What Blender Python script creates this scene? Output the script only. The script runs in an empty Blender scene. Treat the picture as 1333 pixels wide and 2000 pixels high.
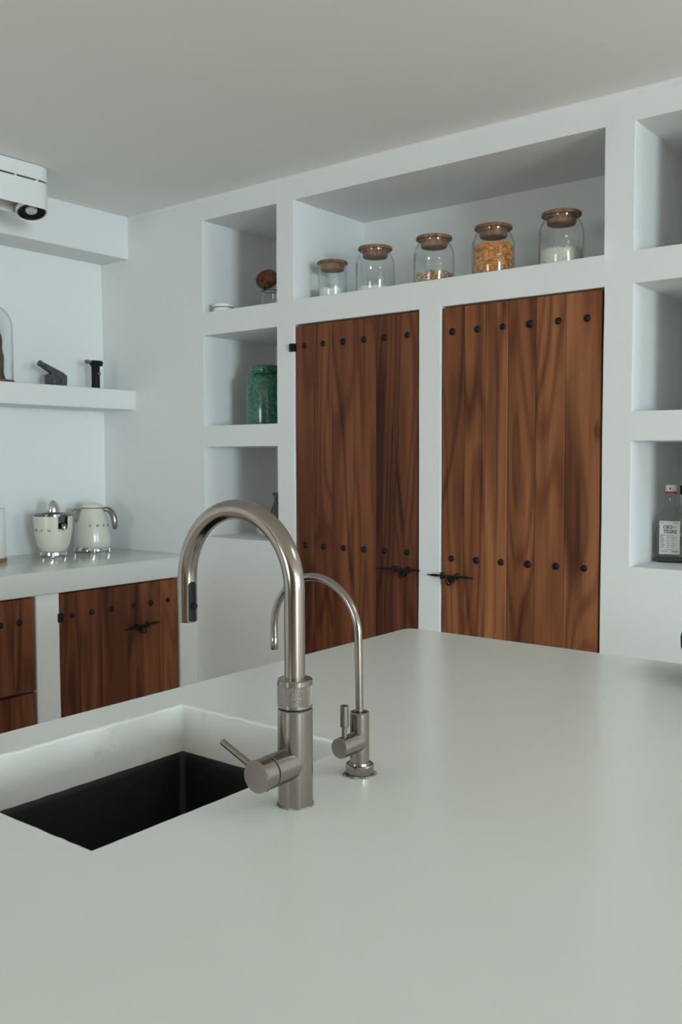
import bpy, bmesh, math, random
from math import sin, cos, pi, radians
from mathutils import Vector, Matrix, noise

random.seed(7)
scene = bpy.context.scene
COL = scene.collection

# ------------------------------------------------------------------ camera
PITCH, YAW, ROLL, FPX = 0.05685486, 0.66452657, -0.0025023, 1803.68
fwd = Vector((-sin(YAW) * cos(PITCH), cos(YAW) * cos(PITCH), -sin(PITCH)))
rt0 = Vector((cos(YAW), sin(YAW), 0))
up0 = rt0.cross(fwd)
rt = cos(ROLL) * rt0 + sin(ROLL) * up0
up = -sin(ROLL) * rt0 + cos(ROLL) * up0
cd = bpy.data.cameras.new('camera')
cam = bpy.data.objects.new('camera', cd)
COL.objects.link(cam)
cam.matrix_world = Matrix(((rt.x, up.x, -fwd.x, 0), (rt.y, up.y, -fwd.y, 0), (rt.z, up.z, -fwd.z, 1.36), (0, 0, 0, 1)))
cd.sensor_fit = 'VERTICAL'
cd.sensor_height = 36
cd.lens = FPX * 36 / 2000
cd.clip_start = 0.02
cd.dof.use_dof = True
cd.dof.focus_distance = 1.7
cd.dof.aperture_fstop = 11
scene.camera = cam

# ------------------------------------------------------------------ view, world, daylight, added fill
vs = scene.view_settings
vs.view_transform = 'Standard'
vs.look = 'None'
vs.exposure = -0.08
vs.gamma = 1.0
vs.use_curve_mapping = False
scene.cycles.diffuse_bounces = 5
scene.cycles.adaptive_threshold = 0.035
scene.cycles.transparent_max_bounces = 24
scene.cycles.max_bounces = 14

world = bpy.data.worlds.new('daylight_sky')
scene.world = world
world.use_nodes = True
bg = world.node_tree.nodes['Background']
bg.inputs[0].default_value = (0.62, 0.80, 1.0, 1)
bg.inputs[1].default_value = 0.6


def area(name, loc, direction, sx, sy, power, color):
    l = bpy.data.lights.new(name, 'AREA')
    l.shape = 'RECTANGLE'
    l.size, l.size_y = sx, sy
    l.energy = power
    l.color = color
    o = bpy.data.objects.new(name, l)
    COL.objects.link(o)
    o.location = loc
    o.rotation_euler = Vector(direction).to_track_quat('-Z', 'Y').to_euler()
    return o


XR = 9.0            # inner face of the right wall (garden doors)
YB = -4.2           # inner face of the wall behind the camera
D = 3.08            # face of the niche wall
XA = -4.0           # face of the wall with the shelf
HC = 2.588          # ceiling height
GD = (-3.55, -1.55, 0.0, 2.40)     # garden door opening: y0, y1, z0, z1
GS = (1.10, 2.70, 0.95, 2.40)     # side window in the same wall: y0, y1, z0, z1
SL = (0.70, 1.70, 1.20, 2.40)     # roof light added as fill right of the island: x0, x1, y0, y1
GW = (-2.6, -0.9, 0.95, 2.05)     # window added as fill in the wall behind: x0, x1, z0, z1
area('daylight_garden_door', (XR + 0.06, (GD[0] + GD[1]) / 2, 1.22), (-1, 0, 0), 1.9, 2.3, 575, (0.74, 0.955, 1.04))
area('daylight_side_window', (XR + 0.06, (GS[0] + GS[1]) / 2, (GS[2] + GS[3]) / 2), (-1, 0, 0), 1.5, 1.35, 110, (0.74, 0.955, 1.04))
area('fill_roof_light', ((SL[0] + SL[1]) / 2, (SL[2] + SL[3]) / 2, HC + 0.10), (0, 0, -1), 0.95, 1.15, 13, (0.86, 0.975, 1.0))  # added fill from above, lifts the worktop and sink recess
area('fill_rear_window', ((GW[0] + GW[1]) / 2, YB - 0.06, 1.5), (0, 1, 0), 1.6, 1.0, 46, (0.90, 0.97, 1.0))  # added soft fill from behind the viewer, opening is made up


# ------------------------------------------------------------------ materials
def mat(name):
    m = bpy.data.materials.new(name)
    m.use_nodes = True
    nt = m.node_tree
    b = nt.nodes['Principled BSDF']
    return m, nt, b


def N(nt, t, **kw):
    n = nt.nodes.new(t)
    for k, v in kw.items():
        setattr(n, k, v)
    return n


def ramp(nt, stops):
    r = N(nt, 'ShaderNodeValToRGB')
    e = r.color_ramp.elements
    while len(e) < len(stops):
        e.new(0.5)
    for el, (p, c) in zip(e, stops):
        el.position = p
        el.color = (c[0], c[1], c[2], 1)
    return r


def plain(name, col, rough=0.5, metal=0.0, spec=0.5, **kw):
    m, nt, b = mat(name)
    b.inputs['Base Color'].default_value = (*col, 1)
    b.inputs['Roughness'].default_value = rough
    b.inputs['Metallic'].default_value = metal
    b.inputs['Specular IOR Level'].default_value = spec
    for k, v in kw.items():
        b.inputs[k].default_value = v
    return m


def plaster(name, col, col2, rough=0.85, bump=0.12, spec=0.25, scale=3.0, rough2=None):
    m, nt, b = mat(name)
    tc = N(nt, 'ShaderNodeTexCoord')
    n1 = N(nt, 'ShaderNodeTexNoise')
    n1.inputs['Scale'].default_value = scale
    n1.inputs['Detail'].default_value = 3
    n1.inputs['Roughness'].default_value = 0.6
    nt.links.new(tc.outputs['Object'], n1.inputs['Vector'])
    r = ramp(nt, [(0.15, col2), (0.85, col)])
    nt.links.new(n1.outputs['Fac'], r.inputs['Fac'])
    nt.links.new(r.outputs['Color'], b.inputs['Base Color'])
    n2 = N(nt, 'ShaderNodeTexNoise')
    n2.inputs['Scale'].default_value = 22
    n2.inputs['Detail'].default_value = 6
    nt.links.new(tc.outputs['Object'], n2.inputs['Vector'])
    bp = N(nt, 'ShaderNodeBump')
    bp.inputs['Strength'].default_value = bump
    bp.inputs['Distance'].default_value = 0.01
    nt.links.new(n2.outputs['Fac'], bp.inputs['Height'])
    nt.links.new(bp.outputs['Normal'], b.inputs['Normal'])
    b.inputs['Roughness'].default_value = rough
    b.inputs['Specular IOR Level'].default_value = spec
    if rough2 is not None:
        n3 = N(nt, 'ShaderNodeTexNoise')
        n3.inputs['Scale'].default_value = 5
        n3.inputs['Detail'].default_value = 6
        nt.links.new(tc.outputs['Object'], n3.inputs['Vector'])
        mr = N(nt, 'ShaderNodeMapRange')
        mr.inputs['From Min'].default_value = 0.3
        mr.inputs['From Max'].default_value = 0.7
        mr.inputs['To Min'].default_value = rough
        mr.inputs['To Max'].default_value = rough2
        nt.links.new(n3.outputs['Fac'], mr.inputs['Value'])
        nt.links.new(mr.outputs['Result'], b.inputs['Roughness'])
    return m


def wood(name, dark, mid, light, scale=1.0, rough=0.55, zs=0.12, knots=True):
    """flat-sawn board: slow figure lines along z, dark heart streaks, fine fibres, a few knots"""
    m, nt, b = mat(name)
    L = nt.links.new
    tc = N(nt, 'ShaderNodeTexCoord')
    oi = N(nt, 'ShaderNodeObjectInfo')
    mul = N(nt, 'ShaderNodeMath', operation='MULTIPLY')
    mul.inputs[1].default_value = 37.0
    L(oi.outputs['Random'], mul.inputs[0])
    add = N(nt, 'ShaderNodeVectorMath', operation='ADD')
    L(tc.outputs['Object'], add.inputs[0])
    L(mul.outputs[0], add.inputs[1])

    def mapped(sx, sz):
        mp = N(nt, 'ShaderNodeMapping')
        mp.inputs['Scale'].default_value = (sx * scale, sx * scale, sz * scale)
        L(add.outputs[0], mp.inputs['Vector'])
        return mp.outputs[0]

    def nz(vec, sc, detail, dist=0.0):
        n = N(nt, 'ShaderNodeTexNoise')
        n.inputs['Scale'].default_value = sc
        n.inputs['Detail'].default_value = detail
        n.inputs['Distortion'].default_value = dist
        L(vec, n.inputs['Vector'])
        return n.outputs['Fac']

    def math2(op, a, bb, c=None):
        n = N(nt, 'ShaderNodeMath', operation=op)
        for i, q in enumerate((a, bb, c)):
            if q is None:
                continue
            if isinstance(q, (int, float)):
                n.inputs[i].default_value = q
            else:
                L(q, n.inputs[i])
        return n.outputs[0]
    field = nz(mapped(1, zs), 5.5, 1.5, 0.25)              # contour field whose level lines are the figure
    rings_ = math2('SINE', math2('MULTIPLY', field, 62.0), 0)
    rings_ = math2('MULTIPLY_ADD', rings_, 0.5, 0.5)
    rings_ = math2('POWER', rings_, 2.5)
    streak = nz(mapped(1, zs * 0.5), 16.0, 2.0, 0.4)
    fib = nz(mapped(1, 0.02), 190.0, 3.0)
    tone = nz(mapped(1, zs * 0.6), 7.0, 2.0)
    v = math2('MULTIPLY_ADD', tone, 0.55, 0.08)
    v = math2('MULTIPLY_ADD', streak, 0.35, v)
    v = math2('MULTIPLY_ADD', rings_, -0.13, v)
    v = math2('MULTIPLY_ADD', fib, 0.16, v)
    v = math2('MULTIPLY_ADD', oi.outputs['Random'], 0.10, v)
    r = ramp(nt, [(0.34, dark), (0.58, mid), (0.84, light)])
    L(v, r.inputs['Fac'])
    col = r.outputs['Color']
    # thin dark heart lines where a slow field crosses zero
    h = nz(mapped(1, zs * 0.7), 4.5, 1.0, 0.2)
    h = math2('ABSOLUTE', math2('SUBTRACT', h, 0.5), 0)
    hr = ramp(nt, [(0.0, (0.33, 0.28, 0.26)), (0.022, (1, 1, 1))])
    L(h, hr.inputs['Fac'])
    mx0 = N(nt, 'ShaderNodeMix', data_type='RGBA', blend_type='MULTIPLY')
    mx0.inputs['Factor'].default_value = 0.8
    L(col, mx0.inputs['A'])
    L(hr.outputs['Color'], mx0.inputs['B'])
    col = mx0.outputs['Result']
    if knots:
        mp3 = mapped(7.0, 2.2)
        n4 = N(nt, 'ShaderNodeTexNoise')
        n4.inputs['Scale'].default_value = 5.0
        L(mp3, n4.inputs['Vector'])
        wob = N(nt, 'ShaderNodeVectorMath', operation='MULTIPLY_ADD')
        L(n4.outputs['Color'], wob.inputs[0])
        wob.inputs[1].default_value = (0.3, 0.3, 0.3)
        L(mp3, wob.inputs[2])
        vo = N(nt, 'ShaderNodeTexVoronoi')
        vo.inputs['Scale'].default_value = 1.0
        L(wob.outputs[0], vo.inputs['Vector'])
        kr = ramp(nt, [(0.02, (0.22, 0.18, 0.17)), (0.10, (1, 1, 1))])
        L(vo.outputs['Distance'], kr.inputs['Fac'])
        mx = N(nt, 'ShaderNodeMix', data_type='RGBA', blend_type='MULTIPLY')
        mx.inputs['Factor'].default_value = 0.75
        L(col, mx.inputs['A'])
        L(kr.outputs['Color'], mx.inputs['B'])
        col = mx.outputs['Result']
    L(col, b.inputs['Base Color'])
    bp = N(nt, 'ShaderNodeBump')
    bp.inputs['Strength'].default_value = 0.2
    bp.inputs['Distance'].default_value = 0.0015
    L(v, bp.inputs['Height'])
    L(bp.outputs['Normal'], b.inputs['Normal'])
    b.inputs['Roughness'].default_value = rough
    b.inputs['Specular IOR Level'].default_value = 0.22
    return m


def glass(name, tint=(0.97, 0.985, 0.98), ior=1.45, rough=0.02, gain=1.0, edge=None):
    m = bpy.data.materials.new(name)
    m.use_nodes = True
    nt = m.node_tree
    nt.nodes.remove(nt.nodes['Principled BSDF'])
    out = nt.nodes['Material Output']
    tr = N(nt, 'ShaderNodeBsdfTransparent')
    tr.inputs[0].default_value = (*tint, 1)
    gl = N(nt, 'ShaderNodeBsdfGlossy')
    gl.inputs['Color'].default_value = (1, 1, 1, 1)
    gl.inputs['Roughness'].default_value = rough
    fr = N(nt, 'ShaderNodeFresnel')
    fr.inputs['IOR'].default_value = ior
    mu = N(nt, 'ShaderNodeMath', operation='MULTIPLY')
    mu.inputs[1].default_value = gain
    mu.use_clamp = True
    mx = N(nt, 'ShaderNodeMixShader')
    if edge is not None:          # longer path through the wall towards the silhouette: more absorption
        lw = N(nt, 'ShaderNodeLayerWeight')
        lw.inputs['Blend'].default_value = 0.5
        er = ramp(nt, [(0.60, tint), (0.97, edge)])
        nt.links.new(lw.outputs['Facing'], er.inputs['Fac'])
        nt.links.new(er.outputs['Color'], tr.inputs[0])
    ge = N(nt, 'ShaderNodeNewGeometry')
    mi = N(nt, 'ShaderNodeMapRange')
    mi.inputs['To Min'].default_value = ior
    mi.inputs['To Max'].default_value = 1 / ior
    nt.links.new(ge.outputs['Backfacing'], mi.inputs['Value'])
    nt.links.new(mi.outputs[0], fr.inputs['IOR'])
    nt.links.new(fr.outputs[0], mu.inputs[0])
    nt.links.new(mu.outputs[0], mx.inputs[0])
    nt.links.new(tr.outputs[0], mx.inputs[1])
    nt.links.new(gl.outputs[0], mx.inputs[2])
    nt.links.new(mx.outputs[0], out.inputs[0])
    return m


def steel(name, col, rough=0.28, aniso=0.5, streak=(420, 420, 9), var=0.03):
    m, nt, b = mat(name)
    L = nt.links.new
    tc = N(nt, 'ShaderNodeTexCoord')
    mp = N(nt, 'ShaderNodeMapping')
    mp.inputs['Scale'].default_value = streak
    L(tc.outputs['Object'], mp.inputs['Vector'])
    n = N(nt, 'ShaderNodeTexNoise')
    n.inputs['Scale'].default_value = 1.0
    n.inputs['Detail'].default_value = 4
    L(mp.outputs[0], n.inputs['Vector'])
    mr = N(nt, 'ShaderNodeMapRange')
    mr.inputs['To Min'].default_value = rough - var
    mr.inputs['To Max'].default_value = rough + var
    L(n.outputs['Fac'], mr.inputs['Value'])
    L(mr.outputs[0], b.inputs['Roughness'])
    n2 = N(nt, 'ShaderNodeTexNoise')
    n2.inputs['Scale'].default_value = 14
    n2.inputs['Detail'].default_value = 5
    L(tc.outputs['Object'], n2.inputs['Vector'])
    r = ramp(nt, [(0.25, tuple(c * 0.88 for c in col)), (0.75, col)])
    L(n2.outputs['Fac'], r.inputs['Fac'])
    L(r.outputs['Color'], b.inputs['Base Color'])
    bp = N(nt, 'ShaderNodeBump')
    bp.inputs['Strength'].default_value = 0.004
    bp.inputs['Distance'].default_value = 0.0004
    L(n.outputs['Fac'], bp.inputs['Height'])
    L(bp.outputs['Normal'], b.inputs['Normal'])
    b.inputs['Metallic'].default_value = 1.0
    b.inputs['Anisotropic'].default_value = aniso
    return m


def speckle(name, c1, c2, scale, rough=0.5, lo=0.4, hi=0.6, spec=0.5, kind='noise', coat=0.0):
    m, nt, b = mat(name)
    tc = N(nt, 'ShaderNodeTexCoord')
    if kind == 'noise':
        n = N(nt, 'ShaderNodeTexNoise')
        n.inputs['Detail'].default_value = 6
        n.inputs['Roughness'].default_value = 0.7
        o = n.outputs['Fac']
    else:
        n = N(nt, 'ShaderNodeTexVoronoi')
        o = n.outputs['Distance']
    n.inputs['Scale'].default_value = scale
    nt.links.new(tc.outputs['Object'], n.inputs['Vector'])
    r = ramp(nt, [(lo, c1), (hi, c2)])
    nt.links.new(o, r.inputs['Fac'])
    nt.links.new(r.outputs['Color'], b.inputs['Base Color'])
    b.inputs['Roughness'].default_value = rough
    b.inputs['Specular IOR Level'].default_value = spec
    b.inputs['Coat Weight'].default_value = coat
    return m


M = {}
M['wall'] = plaster('lime_plaster', (0.80, 0.805, 0.80), (0.78, 0.785, 0.78), 0.85, 0.10)
M['ceiling'] = plaster('ceiling_plaster', (0.86, 0.855, 0.84), (0.83, 0.825, 0.81), 0.9, 0.06, scale=1.3)
M['worktop'] = plaster('polished_cement', (0.765, 0.78, 0.745), (0.745, 0.76, 0.725), 0.20, 0.0, spec=0.42, scale=1.2)
M['counter_polish'] = plaster('polished_counter_cement', (0.72, 0.73, 0.705), (0.69, 0.70, 0.675), 0.13, 0.0, spec=0.55, scale=1.5)
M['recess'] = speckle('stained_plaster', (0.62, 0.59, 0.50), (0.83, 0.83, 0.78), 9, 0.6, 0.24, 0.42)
M['floor'] = plaster('terracotta_floor', (0.72, 0.555, 0.42), (0.66, 0.495, 0.36), 0.5, 0.1, spec=0.4, scale=1.5)
M['rear'] = plaster('rear_wall_clay', (0.20, 0.145, 0.105), (0.16, 0.115, 0.08), 0.9, 0.1)
M['door_wood'] = wood('oiled_elm', (0.072, 0.020, 0.008), (0.215, 0.072, 0.027), (0.42, 0.172, 0.07))
M['door_wood_dark'] = wood('dark_oiled_elm', (0.040, 0.011, 0.0045), (0.135, 0.041, 0.0165), (0.275, 0.10, 0.041))
M['lid_wood'] = wood('acacia_lid', (0.12, 0.058, 0.034), (0.24, 0.125, 0.075), (0.36, 0.21, 0.13), scale=4, zs=1.0, knots=False)
M['lid_dark'] = wood('dark_acacia', (0.05, 0.02, 0.012), (0.17, 0.065, 0.032), (0.30, 0.14, 0.07), scale=5, zs=1.0, knots=False)
M['iron'] = plain('black_iron', (0.012, 0.012, 0.014), 0.55, 0.6)
M['black'] = plain('black_plastic', (0.010, 0.010, 0.011), 0.5, 0.0, 0.15)
M['void'] = plain('dark_gap', (0.015, 0.012, 0.010), 0.9)
M['steel'] = steel('brushed_steel', (0.345, 0.31, 0.28), 0.18, 0.35)
M['steel_face'] = steel('turned_steel', (0.36, 0.31, 0.285), 0.42, 0.2, (60, 60, 60))
M['knurl'] = plain('knurled_steel', (0.38, 0.36, 0.34), 0.30, 1.0)
M['chrome'] = plain('chrome', (0.70, 0.69, 0.67), 0.09, 1.0)
M['chrome_dark'] = plain('worn_chrome', (0.27, 0.255, 0.245), 0.16, 1.0)
M['cream'] = plain('cream_enamel', (0.72, 0.69, 0.585), 0.22, 0.0, 0.5, **{'Coat Weight': 0.5})
M['sink'] = plain('black_composite_sink', (0.0085, 0.0085, 0.010), 0.40, 0.0, 0.35)
M['glass'] = glass('clear_glass', (0.975, 0.985, 0.98), 1.40, edge=(0.60, 0.63, 0.61))
M['bottle_glass'] = glass('bottle_glass', (0.92, 0.93, 0.91), 1.45, edge=(0.50, 0.51, 0.49))
M['pane'] = glass('window_pane', (0.99, 0.995, 0.99), 1.2)
M['green'] = speckle('green_crackle_glaze', (0.006, 0.065, 0.036), (0.055, 0.24, 0.145), 75, 0.16, 0.40, 0.66, 0.6, coat=0.4)
M['white_paint'] = plain('white_lacquer', (0.80, 0.81, 0.80), 0.35)
M['paper'] = plain('white_paper', (0.80, 0.80, 0.79), 0.9)
M['label'] = plain('label_paper', (0.72, 0.72, 0.69), 0.7)
M['ink'] = plain('black_ink', (0.012, 0.012, 0.012), 0.7)
M['red'] = plain('red_band', (0.35, 0.03, 0.03), 0.5)
M['copper'] = plain('copper_brown_wood', (0.36, 0.14, 0.07), 0.45)
M['pewter'] = speckle('dark_pewter', (0.025, 0.028, 0.03), (0.10, 0.10, 0.10), 60, 0.45, 0.35, 0.7, 0.6)
M['rice'] = speckle('rice', (0.66, 0.60, 0.50), (0.86, 0.82, 0.74), 260, 0.7, 0.35, 0.6)
M['flour'] = plain('white_flour', (0.82, 0.82, 0.81), 0.9)
M['oats'] = speckle('oats', (0.28, 0.15, 0.09), (0.80, 0.66, 0.52), 130, 0.8, 0.40, 0.56)
M['cereal'] = speckle('toasted_cereal', (0.56, 0.19, 0.03), (0.92, 0.46, 0.13), 60, 0.6, 0.35, 0.65)
M['cereal_core'] = plain('shaded_gap_core', (0.42, 0.155, 0.035), 0.8)  # darker filler core, the shade in the gaps between pieces put into colour
M['stone_grey'] = speckle('grey_stone', (0.05, 0.05, 0.05), (0.16, 0.15, 0.14), 40, 0.7)
M['pink'] = speckle('pale_pink_clay', (0.60, 0.50, 0.45), (0.74, 0.65, 0.60), 30, 0.6)
M['moss'] = speckle('dark_moss', (0.022, 0.022, 0.010), (0.14, 0.10, 0.045), 45, 0.8, 0.35, 0.68)
M['cream_petal'] = plain('cream_petals', (0.75, 0.70, 0.52), 0.7)
M['bulb'] = speckle('lamp_reflector', (0.30, 0.29, 0.28), (0.80, 0.79, 0.77), 90, 0.2, 0.35, 0.65)
M['grime'] = speckle('old_sealant', (0.05, 0.035, 0.025), (0.45, 0.40, 0.34), 120, 0.9, 0.40, 0.60)
M['ground'] = plain('terrace_stone', (0.55, 0.52, 0.47), 0.9)


# ------------------------------------------------------------------ object helpers
def obj(name, src, m, parent=None, smooth=35, loc=None, rot=None):
    if isinstance(src, bmesh.types.BMesh):
        me = bpy.data.meshes.new(name)
        bmesh.ops.recalc_face_normals(src, faces=src.faces[:])
        src.to_mesh(me)
        src.free()
    else:
        me = src
    if m is not None and not me.materials:
        for q in (m if isinstance(m, (list, tuple)) else (m,)):
            me.materials.append(M[q])
    if smooth:
        me.shade_smooth()
        me.set_sharp_from_angle(angle=radians(smooth))
    o = bpy.data.objects.new(name, me)
    COL.objects.link(o)
    if parent is not None:
        o.parent = parent
    if loc is not None:
        o.location = loc
    if rot is not None:
        o.rotation_euler = rot
    return o


def tag(o, label, cat, group=None, kind=None):
    o['label'] = label
    o['category'] = cat
    if group:
        o['group'] = group
    if kind:
        o['kind'] = kind
    return o


def thing(name, label, cat, loc=(0, 0, 0), rz=0.0, group=None):
    o = bpy.data.objects.new(name, None)
    COL.objects.link(o)
    o.empty_display_size = 0.05
    o.location = loc
    o.rotation_euler = (0, 0, rz)
    return tag(o, label, cat, group)


def struct(o):
    o['kind'] = 'structure'
    return o


def bevel(o, w, seg=2, ang=35):
    b = o.modifiers.new('bevel', 'BEVEL')
    b.width = w
    b.segments = seg
    b.limit_method = 'ANGLE'
    b.angle_limit = radians(ang)
    b.harden_normals = False
    return o


def box(bm, x0, x1, y0, y1, z0, z1, bev=0.0, seg=2):
    r = bmesh.ops.create_cube(bm, size=1)
    vs_ = r['verts']
    for v in vs_:
        v.co = Vector((x0 + (v.co.x + .5) * (x1 - x0), y0 + (v.co.y + .5) * (y1 - y0), z0 + (v.co.z + .5) * (z1 - z0)))
    if bev > 0:
        es = list({e for v in vs_ for e in v.link_edges})
        bmesh.ops.bevel(bm, geom=es, offset=bev, segments=seg, profile=0.5, affect='EDGES')
    return bm


def BM():
    return bmesh.new()


def newbox(*a, **k):
    return box(BM(), *a, **k)


def lathe(profile, segs=48, bm=None, mtx=None, close=False):
    """revolve (r,z) points about z"""
    bm = bm or BM()
    rings = []
    for r, z in profile:
        if r < 1e-6:
            rings.append([bm.verts.new((0, 0, z))])
        else:
            rings.append([bm.verts.new((r * cos(2 * pi * i / segs), r * sin(2 * pi * i / segs), z)) for i in range(segs)])
    if close:
        rings.append(rings[0])
    new = []
    for a, b in zip(rings[:-1], rings[1:]):
        for i in range(segs):
            j = (i + 1) % segs
            if len(a) == 1 and len(b) == 1:
                continue
            if len(a) == 1:
                bm.faces.new((a[0], b[i], b[j]))
            elif len(b) == 1:
                bm.faces.new((a[i], a[j], b[0]))
            else:
                bm.faces.new((a[i], a[j], b[j], b[i]))
    if mtx is not None:
        done = set()
        for rg in rings:
            for v in rg:
                if v not in done:
                    v.co = mtx @ v.co
                    done.add(v)
    return bm


def tube(bm, pts, radii, segs=20, cap=True):
    pts = [Vector(p) for p in pts]
    if not isinstance(radii, (list, tuple)):
        radii = [radii] * len(pts)
    n = len(pts)
    tang = []
    for i in range(n):
        t = (pts[min(i + 1, n - 1)] - pts[max(i - 1, 0)]).normalized()
        tang.append(t)
    a = Vector((0, 0, 1)) if abs(tang[0].z) < .9 else Vector((1, 0, 0))
    u = tang[0].cross(a).normalized()
    rings = []
    for i in range(n):
        t = tang[i]
        u = (u - t * u.dot(t)).normalized()
        w = t.cross(u)
        rings.append([bm.verts.new(pts[i] + (u * cos(2 * pi * k / segs) + w * sin(2 * pi * k / segs)) * radii[i]) for k in range(segs)])
    for p, q in zip(rings[:-1], rings[1:]):
        for k in range(segs):
            bm.faces.new((p[k], p[(k + 1) % segs], q[(k + 1) % segs], q[k]))
    if cap:
        bm.faces.new(list(reversed(rings[0])))
        bm.faces.new(rings[-1])
    return bm


def cyl_between(bm, p, q, r, segs=28, bev=0.0):
    """capped cylinder with a small chamfer"""
    p, q = Vector(p), Vector(q)
    d = (q - p)
    L = d.length
    rot = d.to_track_quat('Z', 'Y').to_matrix().to_4x4()
    mt = Matrix.Translation(p) @ rot
    prof = [(0, 0), (r - bev, 0), (r, bev), (r, L - bev), (r - bev, L), (0, L)] if bev > 0 else [(0, 0), (r, 0), (r, L), (0, L)]
    return lathe(prof, segs, bm, mt)


def torus(bm, R, r, mtx, n=32, k=10):
    pr = [(R + r * cos(2 * pi * i / k), r * sin(2 * pi * i / k)) for i in range(k)]
    return lathe(pr, n, bm, mtx, close=True)


def prism(bm, poly, z0, z1, mtx=None):
    """extrude an (x,y) outline from z0 to z1"""
    a = [bm.verts.new((x, y, z0)) for x, y in poly]
    b = [bm.verts.new((x, y, z1)) for x, y in poly]
    n = len(poly)
    bm.faces.new(list(reversed(a)))
    bm.faces.new(b)
    for i in range(n):
        bm.faces.new((a[i], a[(i + 1) % n], b[(i + 1) % n], b[i]))
    if mtx is not None:
        for v in a + b:
            v.co = mtx @ v.co
    return bm


def rrect(hx, hy, r, seg=6):
    out = []
    for cx, cy, a0 in ((hx - r, hy - r, 0), (-hx + r, hy - r, 90), (-hx + r, -hy + r, 180), (hx - r, -hy + r, 270)):
        for i in range(seg + 1):
            a = radians(a0 + 90 * i / seg)
            out.append((cx + r * cos(a), cy + r * sin(a)))
    return out


def breaks(vals, step):
    vals = sorted(set(round(v, 5) for v in vals))
    out = [vals[0]]
    for a, b in zip(vals[:-1], vals[1:]):
        n = max(1, int(math.ceil((b - a) / step - 1e-6)))
        out += [a + (b - a) * i / n for i in range(1, n + 1)]
    return out


def cellwall(u0, u1, v0, v1, holes, thick, step=0.06, amp=0.0, freq=3.0, through_mat=0, rim=0.0):
    """a solid slab: face at y=0 with recesses going to +y; u -> x, v -> z.
    holes: (u0,u1,v0,v1,depth) ; depth None cuts right through"""
    us = breaks([u0, u1] + [h[0] for h in holes] + [h[1] for h in holes], step)
    vs_ = breaks([v0, v1] + [h[2] for h in holes] + [h[3] for h in holes], step)
    nu, nv = len(us) - 1, len(vs_) - 1

    def depth(i, j):
        if i < 0 or j < 0 or i >= nu or j >= nv:
            return 'out'
        cu, cv = (us[i] + us[i + 1]) / 2, (vs_[j] + vs_[j + 1]) / 2
        for h in holes:
            if h[0] < cu < h[1] and h[2] < cv < h[3]:
                return thick if h[4] is None else h[4]
        return 0.0
    dep = {(i, j): depth(i, j) for i in range(-1, nu + 1) for j in range(-1, nv + 1)}
    bm = BM()
    cache = {}

    def V(i, j, y):
        k = (i, j, round(y, 4))
        if k not in cache:
            cache[k] = bm.verts.new((us[i], y, vs_[j]))
        return cache[k]

    def side(a, b, ya, yb, mi):
        ys = breaks([ya, yb], step)
        for p, q in zip(ys[:-1], ys[1:]):
            f = bm.faces.new((V(*a, p), V(*b, p), V(*b, q), V(*a, q)))
            f.material_index = mi
    for i in range(nu):
        for j in range(nv):
            d = dep[i, j]
            if not (d == thick):
                bm.faces.new((V(i, j, d), V(i + 1, j, d), V(i + 1, j + 1, d), V(i, j + 1, d)))
                bm.faces.new((V(i, j, thick), V(i, j + 1, thick), V(i + 1, j + 1, thick), V(i + 1, j, thick)))
    for i in range(nu + 1):
        for j in range(nv):
            a, b = dep[i - 1, j], dep[i, j]
            a = thick if a == 'out' else a
            b = thick if b == 'out' else b
            if a != b:
                inner = 0 < i < nu
                side((i, j), (i, j + 1), min(a, b), max(a, b), through_mat if inner else 0)
    for i in range(nu):
        for j in range(nv + 1):
            a, b = dep[i, j - 1], dep[i, j]
            a = thick if a == 'out' else a
            b = thick if b == 'out' else b
            if a != b:
                inner = 0 < j < nv
                side((i, j), (i + 1, j), min(a, b), max(a, b), through_mat if inner else 0)
    if amp > 0:
        for v in bm.verts:
            if v.co.y > thick - 1e-4:
                continue
            nvv = noise.noise_vector(v.co * freq) * amp + noise.noise_vector(v.co * freq * 4) * amp * 0.35
            edge = v.co.x < u0 + 1e-4 or v.co.x > u1 - 1e-4 or v.co.z < v0 + 1e-4 or v.co.z > v1 - 1e-4
            if not edge:
                v.co += nvv
    if rim > 0:
        for v in bm.verts:
            for h in holes:
                on = (abs(v.co.x - h[0]) < .004 or abs(v.co.x - h[1]) < .004 or abs(v.co.z - h[2]) < .004 or abs(v.co.z - h[3]) < .004) \
                    and h[0] - .004 < v.co.x < h[1] + .004 and h[2] - .004 < v.co.z < h[3] + .004
                if on:
                    k_ = 0.2 if abs(v.co.x - h[1]) < .004 else (0.4 if abs(v.co.z - h[2]) < .004 else 1.0)
                    v.co += noise.noise_vector(v.co * 60) * rim * k_
                    break
    return bm


def text_mesh(s, size, bold=0.0, ext=0.0):
    c = bpy.data.curves.new('print', 'FONT')
    c.body = s
    c.size = size
    c.align_x = 'CENTER'
    c.align_y = 'CENTER'
    c.offset = bold
    c.extrude = ext
    c.resolution_u = 3
    t = bpy.data.objects.new('print_tmp', c)
    COL.objects.link(t)
    dg = bpy.context.evaluated_depsgraph_get()
    me = bpy.data.meshes.new_from_object(t.evaluated_get(dg))
    bpy.data.objects.remove(t)
    return me


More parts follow.
